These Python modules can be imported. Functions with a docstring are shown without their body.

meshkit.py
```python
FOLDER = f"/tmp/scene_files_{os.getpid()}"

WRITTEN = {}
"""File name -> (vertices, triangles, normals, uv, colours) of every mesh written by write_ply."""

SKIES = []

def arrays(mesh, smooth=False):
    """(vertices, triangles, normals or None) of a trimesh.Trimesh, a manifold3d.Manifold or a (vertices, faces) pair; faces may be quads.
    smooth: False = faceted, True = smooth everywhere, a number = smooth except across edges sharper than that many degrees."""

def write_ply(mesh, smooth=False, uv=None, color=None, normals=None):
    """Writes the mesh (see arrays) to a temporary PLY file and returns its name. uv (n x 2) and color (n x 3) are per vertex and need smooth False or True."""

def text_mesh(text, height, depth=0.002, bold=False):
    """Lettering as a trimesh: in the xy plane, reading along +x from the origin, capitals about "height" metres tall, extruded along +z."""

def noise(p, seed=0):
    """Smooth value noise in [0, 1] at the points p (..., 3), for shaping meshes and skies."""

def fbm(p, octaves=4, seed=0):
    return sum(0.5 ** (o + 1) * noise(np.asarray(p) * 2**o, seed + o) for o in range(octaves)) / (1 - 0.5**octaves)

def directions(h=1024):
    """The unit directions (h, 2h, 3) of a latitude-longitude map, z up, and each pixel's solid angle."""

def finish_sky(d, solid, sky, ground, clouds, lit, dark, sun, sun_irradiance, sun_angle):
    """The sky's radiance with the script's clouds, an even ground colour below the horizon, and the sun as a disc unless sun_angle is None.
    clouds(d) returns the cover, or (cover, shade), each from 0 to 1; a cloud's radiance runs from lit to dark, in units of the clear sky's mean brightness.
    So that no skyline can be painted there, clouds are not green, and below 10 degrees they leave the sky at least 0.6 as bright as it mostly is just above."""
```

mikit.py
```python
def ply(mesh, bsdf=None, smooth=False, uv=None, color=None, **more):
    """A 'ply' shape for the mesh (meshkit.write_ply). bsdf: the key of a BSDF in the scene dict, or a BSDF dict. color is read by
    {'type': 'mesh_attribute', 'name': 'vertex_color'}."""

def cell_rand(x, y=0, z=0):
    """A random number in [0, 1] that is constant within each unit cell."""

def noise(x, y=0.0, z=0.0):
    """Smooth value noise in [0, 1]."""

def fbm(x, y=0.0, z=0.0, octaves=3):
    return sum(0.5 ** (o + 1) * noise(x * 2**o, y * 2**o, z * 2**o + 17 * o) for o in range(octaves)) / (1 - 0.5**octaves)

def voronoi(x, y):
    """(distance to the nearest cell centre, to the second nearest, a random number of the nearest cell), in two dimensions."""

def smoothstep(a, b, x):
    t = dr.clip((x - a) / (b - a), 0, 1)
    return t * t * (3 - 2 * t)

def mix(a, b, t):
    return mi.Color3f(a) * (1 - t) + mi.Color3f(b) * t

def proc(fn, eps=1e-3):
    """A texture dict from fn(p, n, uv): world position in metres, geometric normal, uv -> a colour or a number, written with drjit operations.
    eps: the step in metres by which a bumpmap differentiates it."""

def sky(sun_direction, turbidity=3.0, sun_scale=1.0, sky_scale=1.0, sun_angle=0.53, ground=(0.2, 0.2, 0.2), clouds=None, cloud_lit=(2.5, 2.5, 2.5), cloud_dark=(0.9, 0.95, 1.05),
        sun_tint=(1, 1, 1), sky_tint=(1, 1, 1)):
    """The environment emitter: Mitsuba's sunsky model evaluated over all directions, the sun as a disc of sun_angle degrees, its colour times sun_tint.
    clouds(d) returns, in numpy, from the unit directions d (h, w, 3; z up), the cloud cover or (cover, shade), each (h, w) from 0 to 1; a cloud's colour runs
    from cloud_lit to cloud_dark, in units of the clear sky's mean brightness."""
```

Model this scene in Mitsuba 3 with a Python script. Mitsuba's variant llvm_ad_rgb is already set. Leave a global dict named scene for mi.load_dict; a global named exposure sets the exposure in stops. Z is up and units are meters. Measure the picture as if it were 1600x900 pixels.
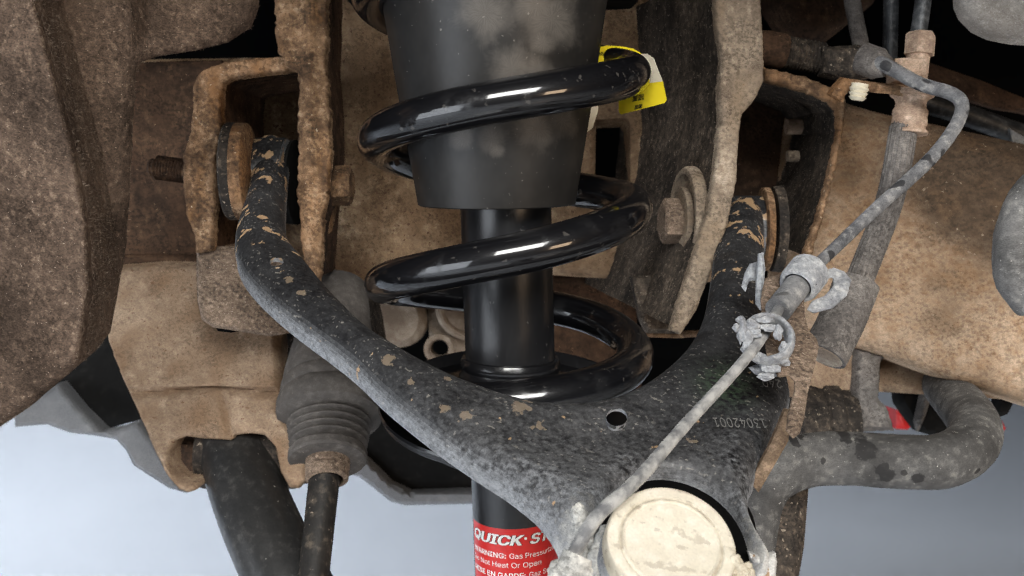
import math, numpy as np, trimesh, mitsuba as mi, drjit as dr, mikit, meshkit
from mikit import ply, proc, noise, fbm, voronoi, smoothstep as sst, mix
from scipy.spatial import Delaunay, cKDTree
from scipy.interpolate import PchipInterpolator, CubicSpline
import shapely
from shapely.geometry import Polygon, Point
T = mi.ScalarTransform4f
scene, labels = {}, {}
# ------------------------------------------------------------------ camera
F = 1600.0                      # focal length in pixels of a 1600 x 900 frame
PITCH = math.radians(8.2)
CAM = np.array([0, 0, 1.2])
FW = np.array([0, math.cos(PITCH), -math.sin(PITCH)])
UP = np.array([0, math.sin(PITCH), math.cos(PITCH)])
RT = np.array([1.0, 0, 0])
scene['camera'] = {'type': 'thinlens', 'fov': 2 * math.degrees(math.atan(800 / F)), 'fov_axis': 'x', 'near_clip': .01, 'far_clip': 60.0,
                   'aperture_radius': .0011, 'focus_distance': .50, 'to_world': T().look_at(CAM.tolist(), (CAM + FW).tolist(), [0, 0, 1])}
exposure = 0.02


def rgb(*c): return {'type': 'rgb', 'value': list(c)}


# ------------------------------------------------------------------ workshop ceiling lamp and added fill panels (all outside the frame, several metres away)
def lamp(key, pos, look, sx, sy, power, col, label, cat, group=None):
    up = [0, 0, 1] if abs(look[2] - pos[2]) < .9 * np.linalg.norm(np.subtract(look, pos)) else [0, 1, 0]
    m = T().look_at(list(pos), list(look), up)
    scene[key + '__diffuser'] = {'type': 'rectangle', 'to_world': m @ T().scale([sx / 2, sy / 2, 1]), 'bsdf': {'type': 'diffuse', 'reflectance': rgb(.6, .6, .6)},
                                 'emitter': {'type': 'area', 'radiance': rgb(*[power * c for c in col])}}
    scene[key + '__frame'] = {'type': 'cube', 'to_world': m @ T().translate([0, 0, -.035]) @ T().scale([sx / 2 + .03, sy / 2 + .03, .03]), 'bsdf': {'type': 'diffuse', 'reflectance': rgb(.5, .5, .5)}}
    labels[key] = {'label': label, 'category': cat}
    if group: labels[key]['group'] = group


lamp('added_daylight_fill', (-2.7, -1.7, 1.0), (0, .6, 1.1), 2.6, 1.8, 3.3, (.93, .99, 1.07), 'added low daylight window behind and left of the camera', 'fill_panel')  # added fill panel for door daylight, placed for the strut highlight
lamp('ceiling_light', (.2, -2.3, 2.75), (.1, .5, 1.0), 2.1, 1.1, 19.0, (1, .985, .95), 'ceiling light panel above and behind the camera', 'ceiling light')
lamp('ceiling_light_001', (-2.6, 2.8, 3.6), (-2.6, 2.8, 0), 2.4, 2.4, 14.5, (.93, .985, 1.07), 'added ceiling light panel brightening the floor left of the vehicle', 'ceiling light')  # panel added to brighten the floor at the left
lamp('warm_fill', (2.0, -1.9, 1.3), (.1, .6, 1.1), .9, .7, 8.0, (1, .70, .44), 'added warm fill for a wall reflection behind and right of the camera', 'lamp')  # added panel in place of a warm wall reflection


# ------------------------------------------------------------------ helpers
def P(px, py, d): return CAM + d * (FW + RT * ((px - 800) / F) + UP * ((450 - py) / F))


def at_y(px, py, Y):
    r = FW + RT * ((px - 800) / F) + UP * ((450 - py) / F)
    return CAM + r * (Y / r[1])


def nrm(v): return np.asarray(v, float) / np.linalg.norm(v)


def plane(a, b, c):
    """Depth of the plane through three points (px, py, depth), as a function of the pixel."""
    A = np.array([[a[0], a[1], 1], [b[0], b[1], 1], [c[0], c[1], 1]], float)
    k = np.linalg.solve(A, [1 / a[2], 1 / b[2], 1 / c[2]])
    return lambda x, y: 1 / (k[0] * x + k[1] * y + k[2])


def flat(d): return lambda x, y: np.full(np.shape(x), float(d))


def spline(pts, n, closed=False):
    pts = np.asarray(pts, float)
    s = np.r_[0, np.cumsum(np.linalg.norm(np.diff(pts, axis=0), axis=1) ** .5)]
    return CubicSpline(s, pts)(np.linspace(0, s[-1], n))


def spline_poly(pts, rnd):
    """An outline with its corners rounded by rnd pixels."""
    return list(Polygon(pts).buffer(-rnd).buffer(2 * rnd).buffer(-rnd).exterior.coords)[:-1]


def chaikin(pts, n=2):
    p = np.asarray(pts, float)
    for _ in range(n):
        q = np.roll(p, -1, axis=0)
        p = np.stack([p * .75 + q * .25, p * .25 + q * .75], 1).reshape(-1, 2)
    return p.tolist()


def rough(v, n, amp, freq, seed=0):
    return v + n * ((meshkit.fbm(v * freq + seed * 3.7, 3, seed) - .5) * 2 * amp)[:, None]


def sheet(poly, dep, t, r=.002, res=9, amp=.0, freq=150, holes=(), ext=None, jag=0., seed=1, rings=1, relief=None, shell=False, inset=()):
    """A plate: outline in pixels at depths dep(px, py), turned into points in space, with thickness t along ext, edges rounded by r."""
    pg = Polygon(poly, holes).buffer(0)
    if pg.geom_type != 'Polygon': pg = max(pg.geoms, key=lambda g: g.area)
    rng = np.random.default_rng(seed)
    loops = [np.array(l.segmentize(res).coords)[:-1] for l in [pg.exterior, *pg.interiors]]
    if jag: loops = [l + (np.stack([meshkit.noise(np.c_[l / 5, l[:, :1] * 0 + k + seed]) for k in (0, 50)], 1) - .5) * 2 * jag for l in loops]
    pgj = Polygon(loops[0], loops[1:]).buffer(0)
    B = np.vstack(loops)
    x0, y0, x1, y1 = pg.bounds
    gx, gy = np.meshgrid(np.arange(x0, x1 + res, res), np.arange(y0, y1 + res, res * .87))
    gx = gx + (np.arange(gx.shape[0]) % 2)[:, None] * res / 2
    G = np.c_[gx.ravel(), gy.ravel()]
    G = G[shapely.contains_xy(pgj.buffer(-res * .55 - (max(inset) if len(inset) else 0)), G[:, 0], G[:, 1])]
    for q in inset:             # rows of points that follow the outline, so that a rounded edge is smooth
        for part in getattr(pgj.buffer(-q), 'geoms', [pgj.buffer(-q)]):
            for l in (part.exterior, *part.interiors):
                G = np.vstack([G, np.array(l.segmentize(res).coords)[:-1]])
    nb = len(B)
    V2 = np.vstack([B, G])
    tri = Delaunay(V2).simplices
    c = V2[tri].mean(1)
    tri = tri[shapely.contains_xy(pgj, c[:, 0], c[:, 1])]
    d = dep(V2[:, 0], V2[:, 1])
    W = CAM + d[:, None] * (FW + RT * ((V2[:, :1] - 800) / F) + UP * ((450 - V2[:, 1:]) / F))
    e = nrm(ext) if ext is not None else FW
    edge, at = [], 0
    for l in loops[:1] if shell else loops:
        a_, b_ = W[at:at + len(l)], np.roll(W[at:at + len(l)], -1, axis=0); at += len(l)
        edge += [a_ + (b_ - a_) * q for q in np.arange(8) / 8]
    dist = cKDTree(np.vstack(edge)).query(W)[0]
    k = np.clip(dist / r, 0, 1)
    top = W + e * (r * (1 - np.sqrt(1 - (1 - k) ** 2)))[:, None]
    if relief is not None: top = top - e * (relief(V2[:, 0], V2[:, 1]) * k)[:, None]
    if amp: top = rough(top, -e, amp, freq, seed)
    vs, fs = [top], [tri]
    isout = np.arange(len(V2)) < len(loops[0])
    edges = np.sort(np.vstack([tri[:, [0, 1]], tri[:, [1, 2]], tri[:, [2, 0]]]), axis=1)
    u, cnt = np.unique(edges, axis=0, return_counts=True)
    be = u[cnt == 1]
    bi = np.unique(be)
    remap = -np.ones(len(V2), int); remap[bi] = np.arange(len(bi))
    prev, base = remap * 0 + np.arange(len(V2)), len(V2)
    nn = nrm(np.array([1, 0, 0]) - e * e[0])
    for q in range(1, rings + 1):
        back = isout[bi] & ~shapely.contains_xy(pgj, V2[bi, 0] + 3, V2[bi, 1] - 7)       # a pressed plate's rim is shallower along its inner edge
        tt = np.where(back, t * .4, t)
        tt = np.where(isout[bi] & (np.hypot((V2[bi, 0] - 1048) / 1.25, V2[bi, 1] - 862) > 136), tt, .0035)[:, None] if shell else t
        rr = np.where(isout[bi], r, 0)[:, None] if shell else r         # holes in a shell have a sharp edge
        if shell: tt = np.where(isout[bi][:, None], np.maximum(tt, r + .0012), .0025)
        ring = W[bi] + e * tt * q / rings + e * rr * (1 - q / rings)
        if amp: ring = rough(ring, nn, amp * 1.2, freq, seed)
        vs.append(ring)
        cur = base + remap
        fs.append(np.vstack([np.c_[prev[be[:, 0]], prev[be[:, 1]], cur[be[:, 1]]], np.c_[prev[be[:, 0]], cur[be[:, 1]], cur[be[:, 0]]]]))
        prev, base = cur, base + len(bi)
    bot = W + e * t
    off = base
    if not shell: vs.append(bot); fs.append(tri[:, ::-1] + off)      # a shell is a pressed steel plate, open below
    m = trimesh.Trimesh(np.vstack(vs), np.vstack(fs), process=False)
    m.merge_vertices(digits_vertex=6)
    m.update_faces(m.nondegenerate_faces())
    trimesh.repair.fix_winding(m)
    if (m.face_normals[:int(len(tri) * .9)] @ e).mean() > 0: m.invert()
    return m


def tube(pts, rad, sides=20, cap=True, amp=0., freq=150, seed=0, flat_=1.0, ref=None, cut=None):
    """A tube along pts; rad one or many radii; flat_ squeezes it along one normal."""
    p = np.asarray(pts, float)
    rad = np.broadcast_to(rad, (len(p),)).astype(float)
    t = np.gradient(p, axis=0); t /= np.linalg.norm(t, axis=1, keepdims=True)
    a = np.array(ref, float) if ref is not None else (np.array([0, 0, 1.]) if abs(t[0, 2]) < .8 else np.array([1., 0, 0]))
    A = []
    for k in range(len(p)):
        a = nrm(a - t[k] * (a @ t[k])); A.append(a)
    A = np.array(A); Bn = np.cross(t, A)
    ang = np.arange(sides) * 2 * math.pi / sides
    v = p[:, None] + rad[:, None, None] * (np.cos(ang)[None, :, None] * A[:, None] * flat_ + np.sin(ang)[None, :, None] * Bn[:, None])
    n = (v - p[:, None]).reshape(-1, 3); v = v.reshape(-1, 3)
    n /= np.linalg.norm(n, axis=1, keepdims=True) + 1e-9
    if amp: v = rough(v, n, amp, freq, seed)
    i, j = np.meshgrid(np.arange(len(p) - 1), np.arange(sides), indexing='ij')
    q = np.stack([i * sides + j, i * sides + (j + 1) % sides, (i + 1) * sides + (j + 1) % sides, (i + 1) * sides + j], -1).reshape(-1, 4)
    f = np.vstack([q[:, [0, 1, 2]], q[:, [0, 2, 3]]])
    if cap:
        v = np.vstack([v, p[:1], p[-1:]]); c0, c1 = len(v) - 2, len(v) - 1
        j = np.arange(sides); o = (len(p) - 1) * sides
        f = np.vstack([f, np.c_[j * 0 + c0, (j + 1) % sides, j], np.c_[j * 0 + c1, o + j, o + (j + 1) % sides]])
    m = trimesh.Trimesh(v, f, process=False); m.fix_normals()
    return m


def lathe(prof, o, axis, sides=64, amp=0., freq=150, seed=0, ref=None, arc=None):
    """Profile (radius, height along axis) turned about the axis through o."""
    prof = np.asarray(prof, float); ax = nrm(axis)
    a = nrm(np.cross(ax, ref if ref is not None else ([0, 1, 0] if abs(ax[1]) < .8 else [1, 0, 0]))); b = np.cross(ax, a)
    ang = np.arange(sides) * 2 * math.pi / sides
    v = np.asarray(o)[None, None] + prof[:, 1][:, None, None] * ax + prof[:, 0][:, None, None] * (np.cos(ang)[None, :, None] * a + np.sin(ang)[None, :, None] * b)
    n = np.broadcast_to((np.cos(ang)[None, :, None] * a + np.sin(ang)[None, :, None] * b) * .7 + ax * .7, v.shape).reshape(-1, 3)
    v = v.reshape(-1, 3)
    if amp: v = rough(v, n, amp, freq, seed)
    i, j = np.meshgrid(np.arange(len(prof) - 1), np.arange(sides), indexing='ij')
    q = np.stack([i * sides + j, i * sides + (j + 1) % sides, (i + 1) * sides + (j + 1) % sides, (i + 1) * sides + j], -1).reshape(-1, 4)
    m = trimesh.Trimesh(v, np.vstack([q[:, [0, 1, 2]], q[:, [0, 2, 3]]]), process=False)
    m.merge_vertices(digits_vertex=7); m.update_faces(m.nondegenerate_faces()); m.fix_normals()
    return m


def lump(c, s, seed, freq=90, sub=3, amp=.35):
    m = trimesh.creation.icosphere(subdivisions=sub)
    v = np.array(m.vertices)
    v = v * (1 + amp * 2 * (meshkit.fbm(v * 1.6 + seed * 7.1, 3, seed) - .5))[:, None] * np.asarray(s)
    return trimesh.Trimesh(v + np.asarray(c), m.faces, process=False)


def cat(*ms): return trimesh.util.concatenate(list(ms))


COUNT = {}


def add(name, mesh, mat, parent=None, smooth=35, label=None, category=None, group=None, kind=None):
    base = (parent + '__' if parent else '') + name
    n = COUNT.get(base, 0); COUNT[base] = n + 1
    key = base if n == 0 else f'{base}_{n:03d}'
    scene[key] = ply(mesh, mat, smooth)
    L = {k: v for k, v in dict(label=label, category=category, group=group, kind=kind).items() if v}
    if L: labels[key] = L
    return key


def thing(name, label, category, group=None):
    n = COUNT.get(name, 0); COUNT[name] = n + 1
    key = name if n == 0 else f'{name}_{n:03d}'
    labels[key] = {'label': label, 'category': category}
    if group: labels[key]['group'] = group
    return key


# ------------------------------------------------------------------ materials
def mat(key, col, rough_=.8, bump=None, bh=.0004, metallic=0., spec=.4, clearcoat=0., eps=4e-4):
    b = {'type': 'principled', 'base_color': proc(col) if callable(col) else rgb(*col), 'roughness': proc(rough_) if callable(rough_) else float(rough_),
         'metallic': float(metallic), 'specular': float(spec)}
    if clearcoat: b['clearcoat'] = float(clearcoat); b['clearcoat_gloss'] = .9
    if bump is not None: b = {'type': 'bumpmap', 'arbitrary': proc(bump, eps), 'bsdf': b, 'scale': float(bh)}
    scene[key] = {'type': 'twosided', 'bsdf': b}


def fb(p, f, octaves=4, s=0.):
    """Fractal noise whose octaves are turned against each other, so that no grid shows."""
    x, y, z = p.x * f + s, p.y * f + s * .7, p.z * f - s
    tot, w, a = mi.Float(0), 0., .5
    for _ in range(octaves):
        x, y, z = .36 * x + .48 * y - .80 * z, -.80 * x + .60 * y, .48 * x + .64 * y + .60 * z
        tot = tot + a * noise(x, y, z); w += a; a *= .55
        x, y, z = x * 2.07 + 3.3, y * 2.07 + 1.7, z * 2.07 + 8.1
    return tot / w


def grit(c0, c1, c2, f=45, f2=230, speck=None, sf=900, st=.74, gr=.56, pit=0., stain=None):
    def fn(p, n, uv):
        a = fb(p, f, 4); b = fb(p, f2, 4, 5.)
        c = mix(mix(c0, c1, sst(.27, .70, a * .72 + b * .28)), c2, sst(.50, .80, b * .7 + a * .3) * .9)
        c = c * (1 - gr / 2 + gr * noise(p.x * 1700 + p.y * 800, p.y * 1700 - p.z * 700, p.z * 1700))
        if stain is not None: c = mix(c, stain, sst(.46, .74, .6 * noise(p.x * 95 + 2 * a, p.y * 95, p.z * 22) + .4 * b) * .7)
        if pit:
            k = pit * (.25 + .75 * sst(.35, .62, fb(p, 75, 2, 31.)))
            c = c * (1 - k + (k + .15) * sst(.30, .60, fb(p, 640, 3, 21.)))
        if speck is not None:
            s_ = fb(p, sf, 2, 11.)
            c = mix(c, speck, sst(st, st + .07, s_) * .85)
        return c
    return fn


def grain(f=500, f2=1500):
    return lambda p, n, uv: .7 * fb(p, f, 4) + .3 * noise(p.x * f2, p.y * f2, p.z * f2)


G1 = grain(420, 1500)
G2 = grain(900, 2600)
mat('tan_dirt', grit((.185, .12, .074), (.31, .222, .152), (.40, .30, .215), 30, 190, (.16, .085, .045), 420, .74, pit=0.2, stain=(.19, .115, .065)), .92, G1, .0006)
mat('rust_edge', grit((.065, .036, .019), (.26, .155, .085), (.42, .295, .19), 60, 330, (.55, .44, .32), 520, .81, pit=0.45, stain=(.20, .095, .035)), .92, G1, .0016)
mat('gusset_dirt', grit((.10, .07, .05), (.20, .145, .105), (.29, .22, .165), 40, 420, (.38, .31, .25), 900, .76, .8, pit=0.5), .95, G1, .0008)
mat('rail_dirt', grit((.14, .082, .044), (.39, .268, .165), (.53, .40, .275), 22, 180, (.10, .05, .03), 380, .72, pit=0.3, stain=(.17, .10, .055)), .92, G1, .0007)
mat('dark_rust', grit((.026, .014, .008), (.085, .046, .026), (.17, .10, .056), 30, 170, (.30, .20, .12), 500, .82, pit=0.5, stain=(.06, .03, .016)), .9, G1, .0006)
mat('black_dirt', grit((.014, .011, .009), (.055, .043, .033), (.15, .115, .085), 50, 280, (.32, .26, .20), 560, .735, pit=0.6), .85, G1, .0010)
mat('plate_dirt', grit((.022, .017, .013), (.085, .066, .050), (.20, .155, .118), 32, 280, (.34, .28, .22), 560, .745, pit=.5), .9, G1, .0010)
mat('pale_dirt', grit((.15, .113, .082), (.29, .23, .17), (.42, .345, .27), 55, 240, (.20, .12, .07), 500, .84, pit=0.38, stain=(.20, .145, .095)), .95, G1, .0010)
mat('felt', grit((.040, .028, .021), (.10, .070, .052), (.18, .13, .095), 28, 420, (.34, .27, .22), 1000, .80, .9, pit=0.35), .98, G2, .0012, spec=.1)
mat('black_paint', (.006, .006, .007), .22, lambda p, n, uv: fbm(p.x * 160, p.y * 160, p.z * 160, 3), .00025, spec=.55, clearcoat=.6)
mat('coil_paint', lambda p, n, uv: mix((.004, .004, .005), (.12, .11, .10), sst(.70, .80, fb(p, 260, 4)) * .4),
    lambda p, n, uv: .07 + .34 * sst(.48, .75, fb(p, 80, 4)), None, 0, spec=.6, clearcoat=.7)
mat('satin_black', lambda p, n, uv: mix((.010, .010, .011), (.2, .19, .18), sst(.76, .84, fb(p, 300, 3)) * .4), .30, None, 0, spec=.6)
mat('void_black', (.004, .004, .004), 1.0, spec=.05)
mat('dark_plastic', grit((.010, .010, .010), (.014, .0135, .013), (.022, .021, .02), 20, 200), .9, spec=.1)
mat('grey_plastic', grit((.16, .165, .175), (.21, .215, .225), (.25, .25, .26), 12, 120), .7)
mat('rubber_dust', grit((.075, .067, .062), (.15, .136, .125), (.23, .21, .19), 45, 300, (.22, .18, .15), 900, .8, pit=0.35), .85, G1, .0005)
BARSPOT = [P(px, py, .60).tolist() + [s_] for px, py, s_ in ((1250, 698, .003), (1262, 692, .0024), (1272, 688, .002), (1300, 683, .003), (1331, 692, .004), (1356, 706, .0062), (1378, 733, .0046), (1385, 743, .0045), (1429, 744, .0034), (1528, 736, .0024), (1408, 735, .002), (1290, 725, .002))]
mat('foam_dust', grit((.08, .078, .075), (.18, .175, .17), (.28, .27, .25), 45, 260, (.55, .52, .48), 900, .8), .9, G1, .0008)
bar_base = grit((.045, .043, .041), (.115, .112, .108), (.21, .20, .18), 40, 260, (.55, .52, .48), 700, .80)


def bar_col(p, n, uv):
    c, w = bar_base(p, n, uv), fb(p, 420, 3)
    m = mi.Float(0)
    for x, y, z, s_ in BARSPOT:
        m = dr.maximum(m, sst(1.05, .8, dr.sqrt(dr.square(p.x - x) + dr.square(p.z - z)) / s_ + 1.1 * (w - .5)))
    return mix(c, (.014, .013, .013), m * .85)


mat('bar_dust', bar_col, .8, G1, .0004)
cable_base = grit((.060, .062, .068), (.19, .19, .195), (.36, .35, .33), 45, 300, (.015, .015, .017), 110, .68)


def cable_col(p, n, uv):
    road = sst(.50, .39, p.y + .05 * (fb(p, 60, 3) - .5))      # the outboard end wears a film of pale road dust
    return mix(cable_base(p, n, uv), mix((.14, .142, .147), (.44, .435, .415), sst(.25, .70, fb(p, 190, 4))), road * .9)


mat('cable_dust', cable_col, .8, G1, .0003)
mat('grey_clip', grit((.18, .185, .20), (.33, .34, .35), (.46, .455, .44), 90, 420, (.06, .06, .065), 500, .80, .35, pit=0.15), .85, G1, .0009)
BC, BAX, RB = P(1049, 848, .375), nrm(RT * .10 + UP * .70 - FW * .70), .0243
cream_base = grit((.58, .53, .42), (.69, .64, .53), (.74, .70, .61), 50, 240, gr=.14)


def cream_col(p, n, uv):
    dx, dy, dz = p.x - float(BC[0]), p.y - float(BC[1]), p.z - float(BC[2])
    h = dx * float(BAX[0]) + dy * float(BAX[1]) + dz * float(BAX[2])
    r = dr.sqrt(dr.maximum(dx * dx + dy * dy + dz * dz - h * h, 0)) / RB
    w, v = fb(p, 160, 3), fb(p, 420, 3, 4.)
    ring = dr.exp(-dr.square((r - .765 + .05 * (w - .5)) / .035)) * sst(.3, .6, w) * .75 + sst(.93, 1.0, r + .12 * (w - .5)) * .5
    scuff = sst(.60, .68, .5 * v + .5 * noise(p.x * 130 + p.z * 240, p.y * 500, p.z * 60)) * .5
    return mix(cream_base(p, n, uv), (.36, .31, .23), dr.minimum(ring + scuff, .85))


mat('cream_dirt', cream_col, .95, G1, .0003)
mat('mud', grit((.26, .26, .25), (.46, .45, .42), (.62, .60, .55), 90, 330, (.2, .2, .2), 500, .82, pit=0.35), .95, G1, .0014)
mat('brown_steel', grit((.10, .066, .042), (.20, .14, .09), (.28, .20, .14), 60, 300, pit=0.4), .8, G1, .0004)
mat('boot_rubber', grit((.055, .049, .045), (.105, .094, .085), (.15, .134, .12), 35, 300, (.24, .19, .14), 500, .84, .3), .8, G1, .0002)
mat('fitting', grit((.28, .19, .135), (.46, .335, .245), (.56, .435, .335), 80, 300, pit=0.15), .8, G1, .0004)
mat('alloy', grit((.20, .15, .11), (.34, .28, .22), (.42, .37, .30), 40, 200), .7, G1, .0004)
mat('yellow_paper', (.80, .62, .02), .6)
mat('cream_paper', (.66, .60, .46), .7)
mat('ink', (.012, .011, .01), .6)
mat('red_label', (.60, .018, .014), .35, spec=.5)
mat('white_print', (.78, .77, .74), .45)
mat('stamp_dust', (.13, .128, .122), .8)
mat('red_paint', (.55, .02, .02), .4)
mat('steel_dark', grit((.03, .032, .035), (.09, .095, .10), (.2, .2, .2), 80, 300), .45, None, 0, metallic=.4)
mat('floor_epoxy', lambda p, n, uv: mix((.41, .435, .465), (.47, .495, .525), fbm(p.x * 1.3, p.y * 1.3, 0, 4)), .28, None, 0, spec=.5)



up_ = plane((420, 250, .66), (1165, 310, .66), (1050, 850, .40))      # plane of the upper control arm
FLAKES = [P(px, py, up_(px, py)).tolist() + [r] for px, py, r in ((468, 458, .0026), (450, 438, .0026), (578, 556, .0024), (604, 562, .003), (640, 600, .0025), (692, 640, .003), (728, 650, .003), (815, 636, .0040), (842, 668, .003), (700, 590, .002), (1085, 690, .0025))]
GREEN = P(1160, 630, .455)[[0, 2]].tolist()


def arm_col(p, n, uv):
    far = sst(.43, .60, p.y)                        # inboard end: black paint with flakes of tan dirt; outboard end: grey road film
    a = fb(p, 75, 5); b = fb(p, 520, 4, 3.); g = noise(p.x * 1900, p.y * 1900 + p.x * 700, p.z * 1900)
    film = sst(.22, .90, a * .45 + b * .55) * (.14 + .36 * sst(.50, .42, p.y))
    c = mix((.008, .008, .009), (.21, .212, .218), film)
    c = mix(c, (.30, .31, .325), sst(.45, -.35, n.z) * sst(-.15, .75, b) * .8)     # road dust on the pressed-down rim, brightened with painted floor light
    out = sst(.440, .388, p.y + .10 * (a - .5))
    c = mix(c, (.34, .35, .37), out * sst(.28, .75, a * .4 + b * .6) * .8)
    c = mix(c, (.58, .57, .54), sst(.405, .375, p.y + .06 * (a - .5) + .03 * (b - .5)) * .85)
    c = c * (.72 + .56 * g)
    gx, gz = (p.x - GREEN[0]) / .012, (p.z - GREEN[1]) / .006
    c = mix(c, (.07, .16, .06), dr.exp(-gx * gx - gz * gz) * sst(.35, .6, b) * .32)
    h = fb(p, 130, 4, 7.)
    c = mix(c, (.34, .225, .13), sst(.60, .63, h - .145 * (1 - sst(.50, .64, p.y))))
    m = mi.Float(0)
    for x, y, z, r in FLAKES:
        m = dr.maximum(m, sst(1.1, .85, dr.sqrt(dr.square(p.x - x) + .35 * dr.square(p.y - y) + dr.square((p.z - z) * 1.6)) / r + 3.0 * (fb(p, 420, 4, 2.) - .5)))
    c = mix(c, (.33, .25, .17), m * .42)
    s_ = fb(p, 640, 2, 9.)
    return mix(c, (.40, .37, .33), sst(.66, .80, s_) * (.08 + .30 * sst(.4, .65, a)))


mat('arm_paint', arm_col, lambda p, n, uv: .40 + .4 * sst(.3, .6, fb(p, 50, 4)), G1, .00022)

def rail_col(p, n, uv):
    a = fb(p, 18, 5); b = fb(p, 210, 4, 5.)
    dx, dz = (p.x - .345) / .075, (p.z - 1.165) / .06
    dark = dr.maximum(sst(-.12, .22, (a - .5) * .9 + 4 * (p.z - 1.205)), sst(.15, .7, dr.exp(-dx * dx - dz * dz) + (a - .5) * .8))      # upper rail darkened: old black paint plus shade painted into the colour
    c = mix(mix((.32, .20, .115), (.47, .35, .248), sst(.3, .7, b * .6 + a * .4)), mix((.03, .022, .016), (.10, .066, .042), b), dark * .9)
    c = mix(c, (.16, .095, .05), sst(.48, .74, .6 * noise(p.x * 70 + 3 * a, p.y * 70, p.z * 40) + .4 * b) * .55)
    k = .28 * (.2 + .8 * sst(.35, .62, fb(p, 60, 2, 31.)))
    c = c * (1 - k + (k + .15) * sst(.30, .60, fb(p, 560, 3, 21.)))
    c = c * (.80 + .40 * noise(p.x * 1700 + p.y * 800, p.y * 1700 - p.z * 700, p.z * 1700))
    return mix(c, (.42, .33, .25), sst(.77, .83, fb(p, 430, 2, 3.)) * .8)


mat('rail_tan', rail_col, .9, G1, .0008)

mat('rod_paint', grit((.008, .0075, .007), (.022, .019, .016), (.10, .08, .06), 60, 260, (.28, .22, .17), 420, .80), .6, G1, .0003)
mat('lower_arm_paint', grit((.012, .012, .012), (.020, .0195, .019), (.05, .048, .045), 30, 240, (.3, .28, .25), 500, .84), .38, G1, .0001, spec=.8)

# ------------------------------------------------------------------ setting: floor
fl = trimesh.creation.box([40, 40, .1]); fl.apply_translation([0, 8, -.05])
add('floor', fl, 'floor_epoxy', smooth=False, label='smooth pale blue grey epoxy workshop floor', kind='structure')

# ------------------------------------------------------------------ vehicle body round the wheel well (mostly above the frame)
eb = thing('engine_bay', 'black backdrop for the dark engine bay behind the rusty brackets', 'engine bay')


def panel_box(p0, p1, mat_, name):
    b = trimesh.creation.box(np.abs(np.subtract(p1, p0))); b.apply_translation(np.add(p0, p1) / 2)
    add(name, b, mat_, eb, smooth=False)


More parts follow.
